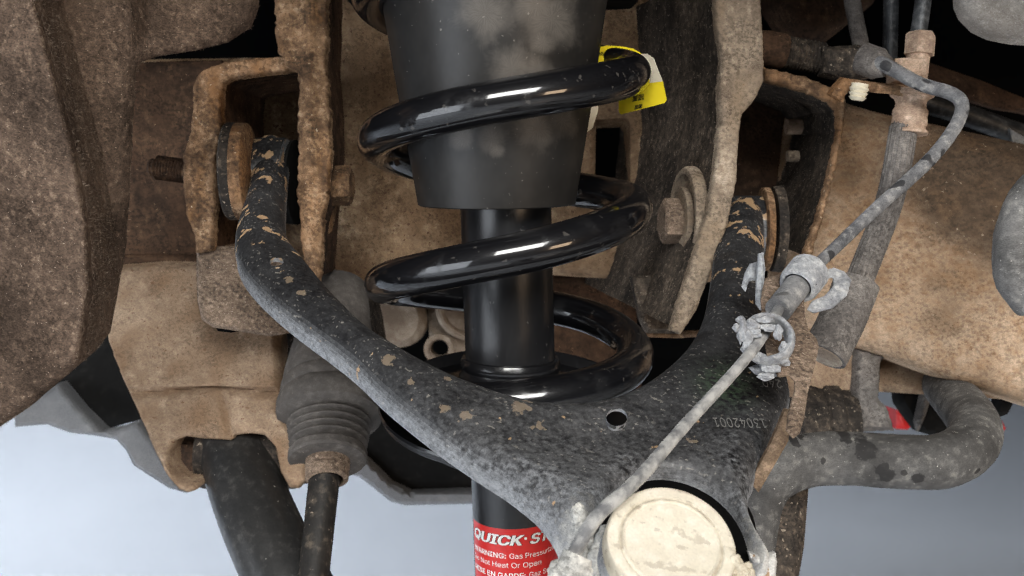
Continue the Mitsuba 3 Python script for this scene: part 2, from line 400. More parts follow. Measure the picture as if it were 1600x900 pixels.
panel_box((-.75, .98, .935), (.06, 1.08, 1.0), 'void_black', 'backdrop')
panel_box((-.75, .98, .99), (.9, 1.08, 1.75), 'void_black', 'backdrop')  # black panels added as a backdrop so the gaps stay dark
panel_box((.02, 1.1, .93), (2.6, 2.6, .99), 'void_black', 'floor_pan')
wa = thing('wheel_arch', 'unseen black wheel arch roof set low to shade the well above the spring', 'wheel arch')
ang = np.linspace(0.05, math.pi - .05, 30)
arch = [np.c_[.52 * np.cos(ang), np.full(30, y), 1.24 + .268 * np.sin(ang)] for y in (.20, .98)]  # unseen arch, its height shaped to shade the upper well
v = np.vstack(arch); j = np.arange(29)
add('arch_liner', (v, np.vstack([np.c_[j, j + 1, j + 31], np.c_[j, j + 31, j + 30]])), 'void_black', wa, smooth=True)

# ------------------------------------------------------------------ frame of the vehicle
fr = thing('vehicle_frame', 'rusty tan dirt covered steel frame with welded brackets behind the coil spring', 'vehicle frame')
fd = P(0, 0, 1) * 0 + np.array([0, 1, -.05])
# rear wall of the frame rail
add('rail', sheet([(150, 92), (440, 88), (440, -60), (1130, -60), (1130, 440), (1004, 441), (930, 433), (860, 428), (720, 452), (560, 462), (470, 440), (300, 425), (150, 420)], flat(.80), .05, .004, 10, .0007, 150,
                  holes=[[(932, 185), (980, 183), (986, 192), (986, 290), (975, 300), (930, 300)]], seed=2), 'rail_dirt', fr)
add('rail_side', sheet([(150, 98), (345, 92), (345, 430), (150, 425)], flat(.79), .01, .003, 10, .0005, 200, seed=3), 'dark_rust', fr)  # darker sheet over the rail; recess shade partly put into its colour
add('rail_ledge', tube(spline([P(150, 411, .772), P(240, 409, .772), P(330, 412, .772)], 20), .006, 12, amp=.0008), 'dark_rust', fr)
# lower clevis for the lower arm
cl = plane((240, 430, .74), (430, 430, .72), (330, 760, .66))
add('clevis', sheet(spline_poly([(176, 416), (240, 411), (310, 412), (430, 415), (438, 600), (432, 640), (478, 720), (479, 750), (466, 766), (450, 764), (436, 740), (428, 700), (411, 682), (388, 679), (364, 682),
                     (361, 690), (311, 687), (289, 684), (272, 690), (263, 708), (264, 733), (277, 750), (300, 756), (314, 756), (304, 768), (291, 772), (277, 767), (258, 745), (238, 705), (222, 667), (208, 636), (194, 605), (176, 560), (165, 528), (172, 470)], 5.),
                    cl, .022, .004, 5, .0005, 160, seed=4, ext=nrm([.05, 1, -.05]),
                    relief=lambda x, y: .007 * np.exp(-((y - (611 + 4 * np.sin(x / 30))) / 4.) ** 2) * -1 - .005 * np.exp(-((x - (345 + (y - 620) * .27)) / 5.) ** 2) * ((y > 615) & (y < 690)) + .003 * (y < 606)), 'tan_dirt', fr)
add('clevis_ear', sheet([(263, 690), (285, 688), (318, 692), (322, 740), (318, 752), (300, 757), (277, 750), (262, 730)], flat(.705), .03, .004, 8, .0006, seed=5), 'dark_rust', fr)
# left arm bracket
bd = .655
add('outer_plate', sheet([(300, 135), (305, 120), (320, 106), (350, 96), (400, 90), (470, 84), (470, 108), (400, 115), (362, 121), (348, 128), (344, 150), (346, 200), (336, 250), (335, 330), (331, 390), (306, 395),
                          (300, 360), (290, 335), (285, 300), (285, 240), (297, 205), (300, 170)], flat(bd), .010, .0022, 2.2, .0009, 330, jag=1.3, seed=6), 'rust_edge', fr)
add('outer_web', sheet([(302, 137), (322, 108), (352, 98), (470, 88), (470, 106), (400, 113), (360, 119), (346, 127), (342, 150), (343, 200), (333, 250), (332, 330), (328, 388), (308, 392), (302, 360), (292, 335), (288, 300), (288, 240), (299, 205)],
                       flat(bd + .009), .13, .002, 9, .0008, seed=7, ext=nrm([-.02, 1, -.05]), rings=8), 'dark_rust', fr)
gu = plane((310, 385, .665), (440, 385, .665), (370, 520, .645))
add('gusset', sheet([(303, 388), (340, 384), (420, 384), (470, 400), (480, 440), (470, 490), (445, 522), (420, 526), (370, 518), (330, 512), (312, 500), (305, 470)], gu, .02, .004, 6, .0006, 200, seed=8), 'gusset_dirt', fr)
add('gusset_crack', sheet([(326, 502), (345, 503), (362, 514), (360, 520), (340, 518)], flat(.66), .02, .002, 5, seed=9), 'void_black', fr)  # black sheet standing in for the dark crack under the gusset
# inner plate
add('inner_plate', sheet([(427, -60), (512, -60), (510, 40), (508, 100), (515, 170), (516, 250), (511, 300), (505, 340), (502, 400), (498, 440), (482, 425), (472, 395), (468, 345), (463, 300), (466, 240), (464, 180), (468, 140),
                          (464, 112), (446, 98), (434, 80), (429, 40)], flat(.645), .010, .0022, 2.2, .0011, 330, jag=2.2, seed=10,
                         relief=lambda x, y: .004 * np.exp(-((x - 485) / 12.) ** 2)), 'rust_edge', fr)
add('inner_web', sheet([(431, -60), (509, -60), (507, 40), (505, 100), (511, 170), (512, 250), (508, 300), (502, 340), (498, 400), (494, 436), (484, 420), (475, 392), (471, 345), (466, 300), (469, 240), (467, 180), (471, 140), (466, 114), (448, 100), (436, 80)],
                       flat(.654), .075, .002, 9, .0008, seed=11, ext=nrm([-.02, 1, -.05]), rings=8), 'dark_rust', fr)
# right arm bracket: tall plate whose edge faces the camera
rp = [(1112, -60), (1186, -60), (1190, 0), (1194, 60), (1195, 125), (1180, 155), (1160, 178), (1156, 210), (1152, 280), (1138, 350), (1116, 415), (1088, 488), (1064, 523), (1046, 516), (1066, 450), (1084, 395), (1102, 340), (1114, 280), (1120, 220), (1124, 185),
      (1122, 150), (1126, 90), (1118, 30)]
add('rear_plate', sheet(rp, flat(.625), .008, .0030, 2.2, .0008, 330, jag=.8, seed=12, relief=lambda x, y: .004 * np.clip((y - 140) / 30, 0, 1) * (meshkit.fbm(np.c_[x / 11, y / 11, x * 0], 3) - .3)), 'pale_dirt', fr)
k = np.asarray(Polygon(rp).buffer(-6).exterior.coords)
rear_dir = nrm(P(1000, 250, .80) - P(1128, 250, .629))
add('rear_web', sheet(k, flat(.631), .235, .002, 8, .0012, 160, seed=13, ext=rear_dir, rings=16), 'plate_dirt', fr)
add('rear_foot', sheet([(988, 432), (1076, 425), (1064, 522), (1012, 521), (1002, 500)], flat(.70), .02, .003, 6, .0007, 250, seed=14), 'plate_dirt', fr)
add('foot_strip', tube([P(990, 521, .77), P(1060, 523, .74), P(1115, 519, .70)], .0025, 8), 'rust_edge', fr)
# U bracket
ub = [(1195, 104), (1260, 119), (1300, 136), (1322, 152), (1320, 200), (1303, 280), (1284, 350), (1268, 405), (1255, 402), (1276, 340), (1294, 275), (1309, 205), (1308, 172), (1296, 158), (1258, 142), (1195, 126)]
add('rear_bracket', sheet(ub, flat(.655), .006, .002, 2.5, .0008, 330, jag=1.6, seed=15), 'rust_edge', fr)
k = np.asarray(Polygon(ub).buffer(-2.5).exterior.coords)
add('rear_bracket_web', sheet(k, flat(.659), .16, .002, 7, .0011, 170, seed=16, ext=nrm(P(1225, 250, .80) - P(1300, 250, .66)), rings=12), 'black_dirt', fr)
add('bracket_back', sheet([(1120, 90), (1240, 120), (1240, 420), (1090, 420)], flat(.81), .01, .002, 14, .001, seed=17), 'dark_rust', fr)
# right hand rail
rr = plane((1280, 300, .76), (1600, 300, .72), (1450, 580, .70))
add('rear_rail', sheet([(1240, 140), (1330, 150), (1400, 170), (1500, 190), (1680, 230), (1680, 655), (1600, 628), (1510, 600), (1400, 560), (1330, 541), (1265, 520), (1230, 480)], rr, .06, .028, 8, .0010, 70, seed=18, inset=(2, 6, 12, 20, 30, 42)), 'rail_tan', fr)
add('rail_flange', sheet([(1230, 500), (1340, 530), (1352, 545), (1345, 622), (1268, 625), (1230, 620)], flat(.745), .02, .004, 9, .0008, seed=19), 'tan_dirt', fr)
add('rail_post', sheet([(1340, 545), (1392, 550), (1380, 570), (1376, 622), (1390, 640), (1402, 675), (1345, 676), (1335, 620)], flat(.735), .015, .006, 7, .0014, 120, jag=1.5, seed=20), 'rubber_dust', fr)
add('rail_flange', sheet([(1376, 572), (1390, 560), (1420, 555), (1640, 600), (1640, 630), (1560, 624), (1376, 613)], flat(.765), .02, .004, 9, .0008, seed=21), 'tan_dirt', fr)
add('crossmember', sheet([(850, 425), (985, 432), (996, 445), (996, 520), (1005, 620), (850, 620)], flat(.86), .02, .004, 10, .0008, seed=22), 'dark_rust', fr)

# ------------------------------------------------------------------ pivot bolts


def hexbolt(o, ax, r, h):
    c = r * .93
    return lathe([(0, 0), (r, 0), (r, h * .86), (c * .9, h), (0, h)], o, ax, 6)


ax = nrm([1, -.06, 0])
pb = thing('pivot_bolt', 'rusty cam bolt with a threaded end through the left arm bracket', 'bolt')
o = P(519, 290, .69)
add('head', hexbolt(o, ax, .0135, .0135), 'rust_edge', pb, smooth=False)
add('cam_plate', lathe([(0, -.005), (.027, -.005), (.028, -.003), (.028, 0), (0, 0)], P(512, 300, .685), ax, 48, .0003, 200), 'rust_edge', pb)
prof = [(0, -.024), (.0045, -.024)]
for q in range(12): prof += [(.0085 if q > 1 else .006, -.022 + q * .002), (.0070 if q > 1 else .005, -.021 + q * .002)]
add('thread', lathe(prof + [(.008, .03), (0, .03)], P(287, 267, .695) + ax * 0, ax + np.array([0, 0, -.12]), 20, .0004, 300), 'dark_rust', pb)
pb2 = thing('pivot_bolt', 'rusty cam bolt with hexagon head on the right arm bracket', 'bolt')
ax2 = nrm(np.cross([0, 0, 1], rear_dir) * -1); ax2 = ax2 if ax2[0] < 0 else -ax2
ax2 = nrm([-1, -.10, .03])
o = P(1074, 346, .672)
add('cam_plate', lathe([(0, -.004), (.035, -.004), (.036, -.003), (.036, .002), (.0345, .004), (.031, .004), (.030, .001), (0, .001)], o, ax2, 64, .0003, 200), 'pale_dirt', pb2)
add('washer', lathe([(0, 0), (.022, 0), (.022, .004), (0, .004)], o + ax2 * .002, ax2, 48), 'pale_dirt', pb2)
add('head', hexbolt(o + ax2 * .006, ax2, .0150, .0115), 'gusset_dirt', pb2, smooth=False)
st = thing('bolt_stub', 'upper of two small rusty bolt ends inside the right bracket', 'bolt', 'small bolt ends inside the right bracket')
add('shank', lathe([(0, 0), (.0052, 0), (.0055, .001), (.0055, .0105), (0, .0105)], P(1229, 198, .73), [1, .1, 0], 20), 'fitting', st)
st = thing('bolt_stub', 'lower of two small rusty bolt ends inside the right bracket', 'bolt', 'small bolt ends inside the right bracket')
add('shank', lathe([(0, 0), (.0038, 0), (.004, .001), (.004, .008), (0, .008)], P(1230, 244, .73), [1, .1, 0], 20), 'pale_dirt', st)

# ------------------------------------------------------------------ coil spring and strut
YS = .592
SA, SB = at_y(789.5, 300, YS), at_y(806, 860, YS)
SDIR = nrm(SA - SB)
px2m = YS / math.cos(PITCH) / F


def S(py):
    z = at_y(800, py, YS)[2]
    return SA + (SB - SA) * ((SA[2] - z) / (SA[2] - SB[2]))


stt = thing('strut', 'new gloss black strut with a red warning label inside the coil spring', 'strut')
R1 = .0263
zt = S(580)


def along(py): return (S(py) - zt) @ SDIR


add('upper_tube', lathe([(0, along(250)), (R1, along(250)), (R1, along(575)), (0, along(575))], zt, SDIR, 96), 'satin_black', stt)
tilt = nrm(SDIR + np.array([.05, 0, 0]))
cz = S(578)
add('collar', lathe([(.0262, .008), (.0285, .0075), (.0295, .005), (.0295, .0025), (.0285, .0008), (.0288, -.0012), (.0302, -.003), (.0302, -.007), (.028, -.009), (.0262, -.009)], cz, tilt, 96), 'black_paint', stt)
seat_z = S(625) + np.array([0, 0, .0050])
add('spring_seat', lathe([(.026, -.004), (.052, -.006), (.0665, -.011), (.074, -.011), (.0768, -.006), (.0780, -.0045), (.0787, -.006), (.0775, -.010), (.068, -.014), (.058, -.018), (.0568, -.025), (.050, -.028), (.03, -.029), (.025, -.032)], seat_z, nrm(SDIR + np.array([.04, -.20, 0])), 120), 'black_paint', stt)
add('lower_tube', lathe([(0, along(600)), (.0254, along(600)), (.0254, along(1150)), (0, along(1150))], zt, SDIR, 96), 'satin_black', stt)
RL = .02555
fa = np.array([0, -1, 0]) - SDIR * (np.array([0, -1, 0]) @ SDIR); fa = nrm(fa); ra = np.cross(fa, SDIR) * -1
ra = ra if ra[0] > 0 else -ra


def front_along(py):            # distance along the axis of the point of the tube's front that shows at py
    z = at_y(806, py, YS - RL)[2]
    return (S(0) + SDIR * ((z - S(0)[2]) / SDIR[2]) - zt) @ SDIR


def wrap(m, R):                 # x = angle * RL, y = along axis, z = outward
    v = np.array(m.vertices)
    th = v[:, 0] / RL
    return trimesh.Trimesh(zt + SDIR * v[:, 1:2] + (R + v[:, 2:3]) * (fa * np.cos(th)[:, None] + ra * np.sin(th)[:, None]), m.faces, process=False)


nx, a0, a1 = 60, -1.32, 1.75
xs = np.linspace(a0, a1, nx) * RL
y1, y0 = front_along(827), front_along(1000)
v = np.vstack([np.c_[xs, xs * 0 + y0, xs * 0], np.c_[xs, xs * 0 + y1, xs * 0]])
j = np.arange(nx - 1)
lab = trimesh.Trimesh(v, np.vstack([np.c_[j, j + 1, j + nx + 1], np.c_[j, j + nx + 1, j + nx]]), process=False)
ls = add('warning_label', wrap(lab, RL - .00005), 'red_label', stt, smooth=True, label='red warning sticker with white print')


def line(text, h, py, th0, th1, mat_, name, bold=False, slant=0., z=.00006, grow=0., sub=True):
    m = meshkit.text_mesh(text, h, .00004, bold)
    m = trimesh.Trimesh(m.vertices, m.faces)
    for _ in range(2): m = m.subdivide_to_size(.0022) if sub else m
    v = np.array(m.vertices)
    x0_, x1_ = v[:, 0].min(), v[:, 0].max()
    v[:, 0] = th0 * RL + (v[:, 0] - x0_) * ((th1 - th0) * RL / (x1_ - x0_)) + slant * v[:, 1]
    v[:, 1] += front_along(py)
    v[:, 2] += z
    m.vertices = v
    add(name, wrap(m, RL), mat_, ls, smooth=False)


for dx, dy, mt, zz in ((.030, -.0003, 'ink', .00001), (-.030, .0002, 'ink', .00002), (.016, -.0005, 'ink', .00003), (0, .0003, 'ink', .00004), (-.012, 0, 'white_print', .00009), (.012, 0, 'white_print', .00010), (0, .0001, 'white_print', .00011)):
    line('QUICK', .0058, 852 - dy * 1000, -1.24 + dx, .13 + dx, mt, 'lettering', True, .30, zz)
    line('STRUT', .0058, 852 - dy * 1000, .34 + dx, 1.62 + dx, mt, 'lettering', True, .30, zz)
dot = lathe([(0, 0), (.0009, 0), (.0009, .00008), (0, .00008)], [.20 * RL + .001, front_along(842.5), .00006], [0, 0, 1], 16)
add('lettering', wrap(dot, RL), 'white_print', ls, smooth=False)
line('WARNING:', .0030, 873, -1.22, -.22, 'white_print', 'lettering', True)
line('Gas Pressurized Unit', .0031, 873, -.14, 1.55, 'white_print', 'lettering')
line('Do Not Heat Or Open', .0031, 887.5, -1.24, .62, 'white_print', 'lettering')
line('MISE EN GARDE:', .0031, 904, -1.24, .22, 'white_print', 'lettering', True)
line('Gaz Sous', .0031, 904, .30, 1.05, 'white_print', 'lettering')


SMUDGE = [(at_y(px, py, .538), s) for px, py, s in ((758, 22, .018), (862, 28, .020), (838, 8, .016), (850, 66, .010), (800, 108, .015), (842, 106, .011), (768, 216, .010), (842, 200, .014), (722, 216, .008), (880, 188, .012), (775, 232, .006))]


def boot_col(p, n, uv):
    s = mi.Float(0)
    for c, R in SMUDGE:
        dx, dz = p.x - float(c[0]), p.z - float(c[2])
        d = dr.sqrt(dx * dx + dz * dz); th = dr.atan2(dz, dx)
        h = noise(th * 26 + 90 + 5 * noise(p.x * 420, p.z * 420), d * 420)
        s = dr.maximum(s, sst(R, R * .1, d * (.86 + .24 * h * sst(.3 * R, .9 * R, d)) + .9 * R * (fb(p, 110, 4) - .5)) * (.75 + .25 * sst(.2, .7, h)))
    g = fb(p, 120, 4)
    c = mix((.010, .0098, .0095), (.022, .0205, .019), g)
    c = mix(c, (.30, .27, .235), dr.minimum(s * .28, 1))
    return mix(c, (.3, .28, .25), sst(.82, .88, fb(p, 520, 2)) * .4)


mat('boot_plastic', boot_col, .42, None, 0, spec=.5)
bo, bt = at_y(776.5, 322, YS), at_y(773, 0, YS)
bax = nrm(bt - bo); bh = np.linalg.norm(bt - bo)
add('dust_boot', lathe([(.020, .012), (.043, .004), (.0448, .001), (.0454, .0015), (.0458, .004), (.0545, bh * .5), (.0632, bh), (.072, bh * 1.5), (.020, bh * 1.5)], bo, bax, 128), 'boot_plastic',
    label='matte black conical plastic dust shield with dusty smudges above the strut', category='dust shield')
# dark mount seen left of the boot's top
mn = thing('strut_mount', 'black rubber upper mount edge at the top left of the dust shield', 'strut mount')
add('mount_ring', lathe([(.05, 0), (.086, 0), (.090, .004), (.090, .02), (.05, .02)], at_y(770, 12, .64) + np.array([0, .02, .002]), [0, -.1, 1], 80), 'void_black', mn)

R = .0728
zr = lambda px, py, Y: at_y(px, py, Y)[2]
cu = [-1, -.5, 0, .25, .5, .75, .875, 1.0, 1.25, 1.5, 1.75, 1.875, 2.0, 2.25, 2.5, 2.9]
z0 = zr(990, 112, YS)
cz_ = [z0 + .083, z0 + .040, z0, zr(780, 157, YS - R), zr(600, 226, YS), zr(790, 283, YS + R), zr(945, 299, YS + R * .71), zr(992, 320, YS), zr(790, 400, YS - R), zr(605, 446, YS), zr(790, 470, YS + R), zr(942, 496, YS + R * .71), zr(990, 547, YS), zr(830, 626, YS - R),
       zr(600, 600, YS) + .0005, zr(600, 600, YS)]
cz_ = np.array(cz_)
for i in range(1, len(cz_)): cz_[i] = min(cz_[i], cz_[i - 1] - .0004)
zf = PchipInterpolator(cu, cz_)
u = np.linspace(-.95, 2.54, 420)
cx = (SA[0] + (SB[0] - SA[0]) * ((SA[2] - zf(u)) / (SA[2] - SB[2])))
hel = np.c_[cx + R * np.cos(2 * math.pi * u) + .0005, YS - R * np.sin(2 * math.pi * u), zf(u)]
add('coil_spring', tube(hel, .0109, 32), 'coil_paint', smooth=True, label='thick gloss black coil spring wound round the strut', category='coil spring')

# paper tag
tg = thing('paper_tag', 'yellow and cream paper tag hanging on the upper coil', 'tag')
tp = plane((970, 90, .612), (1030, 90, .585), (1000, 175, .59))
add('paper', sheet([(985, 84), (1012, 84), (1022, 91), (1027, 105), (1036, 127), (1012, 130), (975, 142), (975, 120)], tp, .0003, .0001, 5), 'cream_paper', tg)
add('printed_panel', sheet([(975, 142), (1012, 130), (1036, 127.2), (1042, 156), (1038, 161), (1000, 171), (970, 179), (967, 174), (966.5, 160), (970, 145)], tp, .0003, .0001, 5), 'yellow_paper', tg)
add('printed_panel', sheet([(925, 76), (948, 71), (970, 72), (990, 76), (1003, 84), (985, 92), (955, 98), (925, 100)], plane((925, 80, .606), (1000, 80, .60), (960, 100, .596)), .0003, .0001, 5), 'yellow_paper', tg)
add('paper', sheet([(918, 150), (936, 150), (934, 175), (926, 200), (918, 206), (912, 202)], flat(.605), .0003, .0001, 5), 'cream_paper', tg)


def decal(text, h, c, dep, rot, name, mat_, parent, width=None, bold=True, lift=.0003, curve=None):
    """Flat lettering on the plane dep, centred on pixel c, its reading direction turned rot degrees clockwise in the picture."""
    o_ = P(c[0], c[1], dep(c[0], c[1])); e1 = nrm(P(c[0] + 5, c[1], dep(c[0] + 5, c[1])) - o_); e2 = P(c[0], c[1] - 5, dep(c[0], c[1] - 5)) - o_; e2 = nrm(e2 - e1 * (e2 @ e1))
    n_ = np.cross(e1, e2)
    m = meshkit.text_mesh(text, h, .00012, bold); v = np.array(m.vertices)
    v[:, 0] -= (v[:, 0].min() + v[:, 0].max()) / 2; v[:, 1] -= h / 2
    if width: v[:, 0] *= width / np.ptp(v[:, 0])
    a = -math.radians(rot)
    x, y = v[:, 0] * math.cos(a) - v[:, 1] * math.sin(a), v[:, 0] * math.sin(a) + v[:, 1] * math.cos(a)
    w = o_ + x[:, None] * e1 + y[:, None] * e2 + (v[:, 2:3] + lift) * n_
    add(name, trimesh.Trimesh(w, m.faces, process=False), mat_, parent, smooth=False)


decal('THIS END', .0031, (998, 153), tp, 171, 'lettering', 'ink', tg, .0095)
decal('INSTALLED UP', .0026, (996, 138), tp, 167, 'lettering', 'ink', tg, .0125)
decal('2ND END', .0024, (998, 167), tp, 170, 'lettering', 'ink', tg, .006)
decal('THIS END', .003, (945, 84), plane((925, 80, .606), (1000, 80, .60), (960, 100, .596)), 165, 'lettering', 'ink', tg, .009)

# ------------------------------------------------------------------ upper control arm
ua = thing('upper_control_arm', 'dusty black stamped steel upper control arm with two legs in front of the spring', 'control arm')
pa, pb_, pc = P(420, 250, .66), P(1165, 310, .66), P(1050, 850, .40)
un = nrm(np.cross(pb_ - pa, pc - pa)); un = un if un[2] > 0 else -un
hole = [(1048 + 0 * np.cos(a), 0) for a in ()]
outer = [(392, 205), (420, 198), (450, 203), (452, 225), (446, 275), (444, 335), (452, 355), (470, 376), (511, 426), (544, 460), (578, 492), (631, 525), (694, 559), (748, 581), (801, 599), (850, 609), (930, 609), (990, 590), (1042, 556), (1084, 514), (1108, 465),
         (1119, 400), (1126, 330), (1134, 302), (1165, 294), (1192, 298), (1202, 325), (1200, 400), (1200, 470), (1217, 520), (1246, 580), (1238, 622), (1220, 658), (1198, 700), (1180, 735), (1176, 766), (1190, 804), (1214, 840), (1218, 860), (1204, 872), (1188, 868),
         (1180, 842), (1164, 792), (1126, 750), (1074, 725), (1020, 720), (984, 738), (958, 765), (938, 806), (936, 850), (950, 900), (975, 960), (916, 960), (905, 900), (896, 850), (862, 782), (806, 736), (742, 697), (690, 662), (640, 624), (600, 592), (560, 553),
         (520, 522), (480, 494), (440, 464), (402, 430), (378, 402), (366, 374), (363, 346), (371, 312), (386, 272), (390, 235)]


def arm_relief(x, y):
    web = np.clip((y - 600) / 60, 0, 1) * np.clip((860 - y) / 60, 0, 1)
    rim = np.exp(-((np.hypot((x - 1048) / 1.25, (y - 862)) - 128) / 16.) ** 2)
    return -.004 * web * np.exp(-(((x - 950) / 170.) ** 2 + ((y - 680) / 50.) ** 2)) + .003 * rim


add('arm_plate', sheet(chaikin(outer), up_, .0195, .015, 4, .0001, 120, ext=-un, seed=31, rings=4, relief=arm_relief, shell=True, inset=(.8, 2, 4, 7, 10.5, 14.5), holes=[[(964 + 17 * math.cos(a), 650 + 14 * math.sin(a)) for a in np.linspace(0, 6.2, 20)], [(432 + 11 * math.cos(a), 409 + 6 * math.sin(a)) for a in np.linspace(0, 6.2, 16)]]),
    'arm_paint', ua, smooth=50)
bx = nrm([1, -.05, 0])
bw = nrm([1, .06, 0])
lp = P(415, 268, .685)
add('sleeve', lathe([(0, -.013), (.0215, -.013), (.0225, -.011), (.0225, .013), (.0215, .015), (0, .015)], lp, bx, 48, .0003), 'arm_paint', ua)
add('bushing', lathe([(0, -.005), (.030, -.005), (.0315, -.0035), (.0315, .0015), (.030, .003), (0, .003)], P(367, 268, .665), bw, 64, .0003), 'black_dirt', ua)
add('washer', lathe([(0, -.005), (.030, -.005), (.0312, -.004), (.0312, .003), (.0295, .0045), (.022, .005), (0, .005)], P(381, 268, .665), bw, 64, .0003), 'rust_edge', ua)
add('bushing', lathe([(0, -.004), (.028, -.004), (.029, .004), (0, .004)], P(455, 285, .70), bx, 64, .0003), 'dark_plastic', ua)
rp_ = P(1160, 358, .69)
add('sleeve', lathe([(0, -.018), (.0215, -.018), (.0225, -.016), (.0225, .014), (0, .016)], rp_, bx, 48, .0003), 'arm_paint', ua)
add('washer', lathe([(0, -.003), (.026, -.003), (.028, -.002), (.028, .002), (0, .003)], P(1195, 358, .69), bx, 64, .0003), 'rust_edge', ua)
add('bushing', lathe([(0, -.003), (.0285, -.003), (.0292, .003), (0, .003)], P(1212, 358, .69), bx, 64, .0003), 'black_dirt', ua)
decal('13042001', .0065, (1155, 664), up_, 182, 'stamped_number', 'stamp_dust', ua, .024, False, .0012)
decal('240', .0065, (1205, 602), up_, 186, 'stamped_number', 'stamp_dust', ua, .009, False, .0012)
# caked mud on the outer horns
rng = np.random.default_rng(8)
lumps = []
for px, py, d, s in ((905, 806, .395, .006), (915, 838, .39, .0075), (903, 870, .388, .008), (950, 850, .385, .0085), (962, 882, .38, .010), (935, 872, .386, .008), (980, 910, .375, .010), (940, 908, .385, .010), (905, 905, .39, .010)):
    lumps.append(lump(P(px, py, d + .003), np.array([s * .55, s * .5, s * .8]), rng.integers(99), sub=4, amp=.35))
add('caked_mud', cat(*lumps), 'mud', ua, smooth=60, kind='stuff')
add('horn_end', sheet([(1172, 866), (1196, 874), (1214, 866), (1216, 880), (1210, 960), (1196, 960), (1192, 892), (1178, 884)], flat(.405), .006, .002, 5, .0004), 'arm_paint', ua)

# ------------------------------------------------------------------ ball joint
bj = thing('ball_joint', 'cream dirt covered round ball joint cap in the outer end of the arm', 'ball joint')
ba = nrm(RT * .10 + UP * .70 - FW * .70)
bc = P(1049, 848, .375)
rb = .0243
prof = [(0, -.0012), (rb * .30, -.0010), (rb * .60, -.0004), (rb * .70, -.0002), (rb * .725, .0004), (rb * .75, .0004), (rb * .78, -.0003), (rb * .81, .0003), (rb * .94, .0005), (rb * .975, .0002), (rb * .99, -.0006), (rb, -.0025), (rb, -.008), (rb * .99, -.009)]
add('cap', lathe(prof, bc, ba, 160, .0002, 90, seed=3), 'cream_dirt', bj)
add('housing', lathe([(rb * .985, -.0085), (rb * 1.02, -.010), (rb * 1.02, -.016), (rb * .97, -.018), (rb * .97, -.05), (0, -.05)], bc, ba, 96, .0004, 140), 'grey_clip', bj)
add('gap_backing', sheet([(1040 + 144 * math.cos(q), 840 + 112 * math.sin(q)) for q in np.linspace(0, 6.2, 60)], lambda x, y: up_(x, y) + .016, .01, .002, 10), 'void_black', bj)  # black plate added to fill the dark gap round the cap
add('caked_mud', cat(*[lump(P(px, py, .372), np.array([s, s * .7, s]), rng.integers(99), sub=3, amp=.5) for px, py, s in ((1150, 876, .0022), (1156, 888, .0028), (1144, 893, .002), (1160, 900, .003), (1168, 884, .0015), (1150, 902, .0026), (1172, 898, .002))]), 'cream_dirt', bj, smooth=60, kind='stuff')

# ------------------------------------------------------------------ tie rod and rack
rk = thing('steering_rack', 'dusty grey steering rack housing behind the left arm leg', 'steering rack')
add('housing', tube(spline([P(490, 590, .80), P(560, 525, .80), P(592, 512, .80)], 20), .034, 40, amp=.0006), 'black_dirt', rk)
tr = thing('tie_rod', 'black tie rod with a ribbed dusty rubber boot under the left arm leg', 'tie rod')
b0, b1 = P(512, 722, .655), P(524, 470, .735)
bax2 = nrm(b1 - b0); L = np.linalg.norm(b1 - b0)
prof = [(.010, 0), (.0240, .0005), (.0252, .002), (.0252, .0062), (.0240, .0078), (.0190, .0088)]
for q in range(4): prof += [(.0180 + q * .0007, .0096 + q * .0048), (.0245 + q * .0008, .0116 + q * .0048), (.0252 + q * .0008, .0124 + q * .0048), (.0245 + q * .0008, .0132 + q * .0048)]
prof += [(.0210, .0288), (.0300, .0300), (.0340, .0325), (.0352, .037), (.0354, .042), (.0342, .0465), (.0324, .0485), (.0336, .0510), (.0334, .056), (.0314, .059), (.0324, .062), (.0318, .068), (.0300, .078), (.0275, .092), (.0255, .11), (.023, .14)]
add('boot', lathe(prof, b0, bax2, 96, .0003, 60), 'boot_rubber', tr)
add('clamp', lathe([(.0105, -.013), (.0135, -.012), (.0140, -.006), (.0130, -.005), (.0142, -.004), (.0142, .001), (0, .002)], b0, bax2, 40, .0003), 'gusset_dirt', tr)
add('rod', tube([b0, P(507, 745, .65), P(498, 830, .63), P(480, 990, .60)], [.0105, .0098, .0095, .0092], 28, amp=.0004), 'rod_paint', tr)

# ------------------------------------------------------------------ lower control arm
la = thing('lower_control_arm', 'smooth black tubular lower control arm going down from the tan clevis', 'control arm')
add('arm', tube(spline([P(362, 640, .72), P(368, 700, .70), P(396, 790, .67), P(446, 900, .64), (P(505, 1000, .62))], 40), [*np.linspace(.0243, .0252, 40)], 40, amp=.0003, flat_=.9), 'lower_arm_paint', la)
add('bushing', lathe([(0, -.025), (.0215, -.025), (.0225, -.022), (.0225, .040), (.019, .042), (.019, .048), (0, .048)], P(372, 712, .705), [1, 0, 0], 48), 'black_dirt', la)

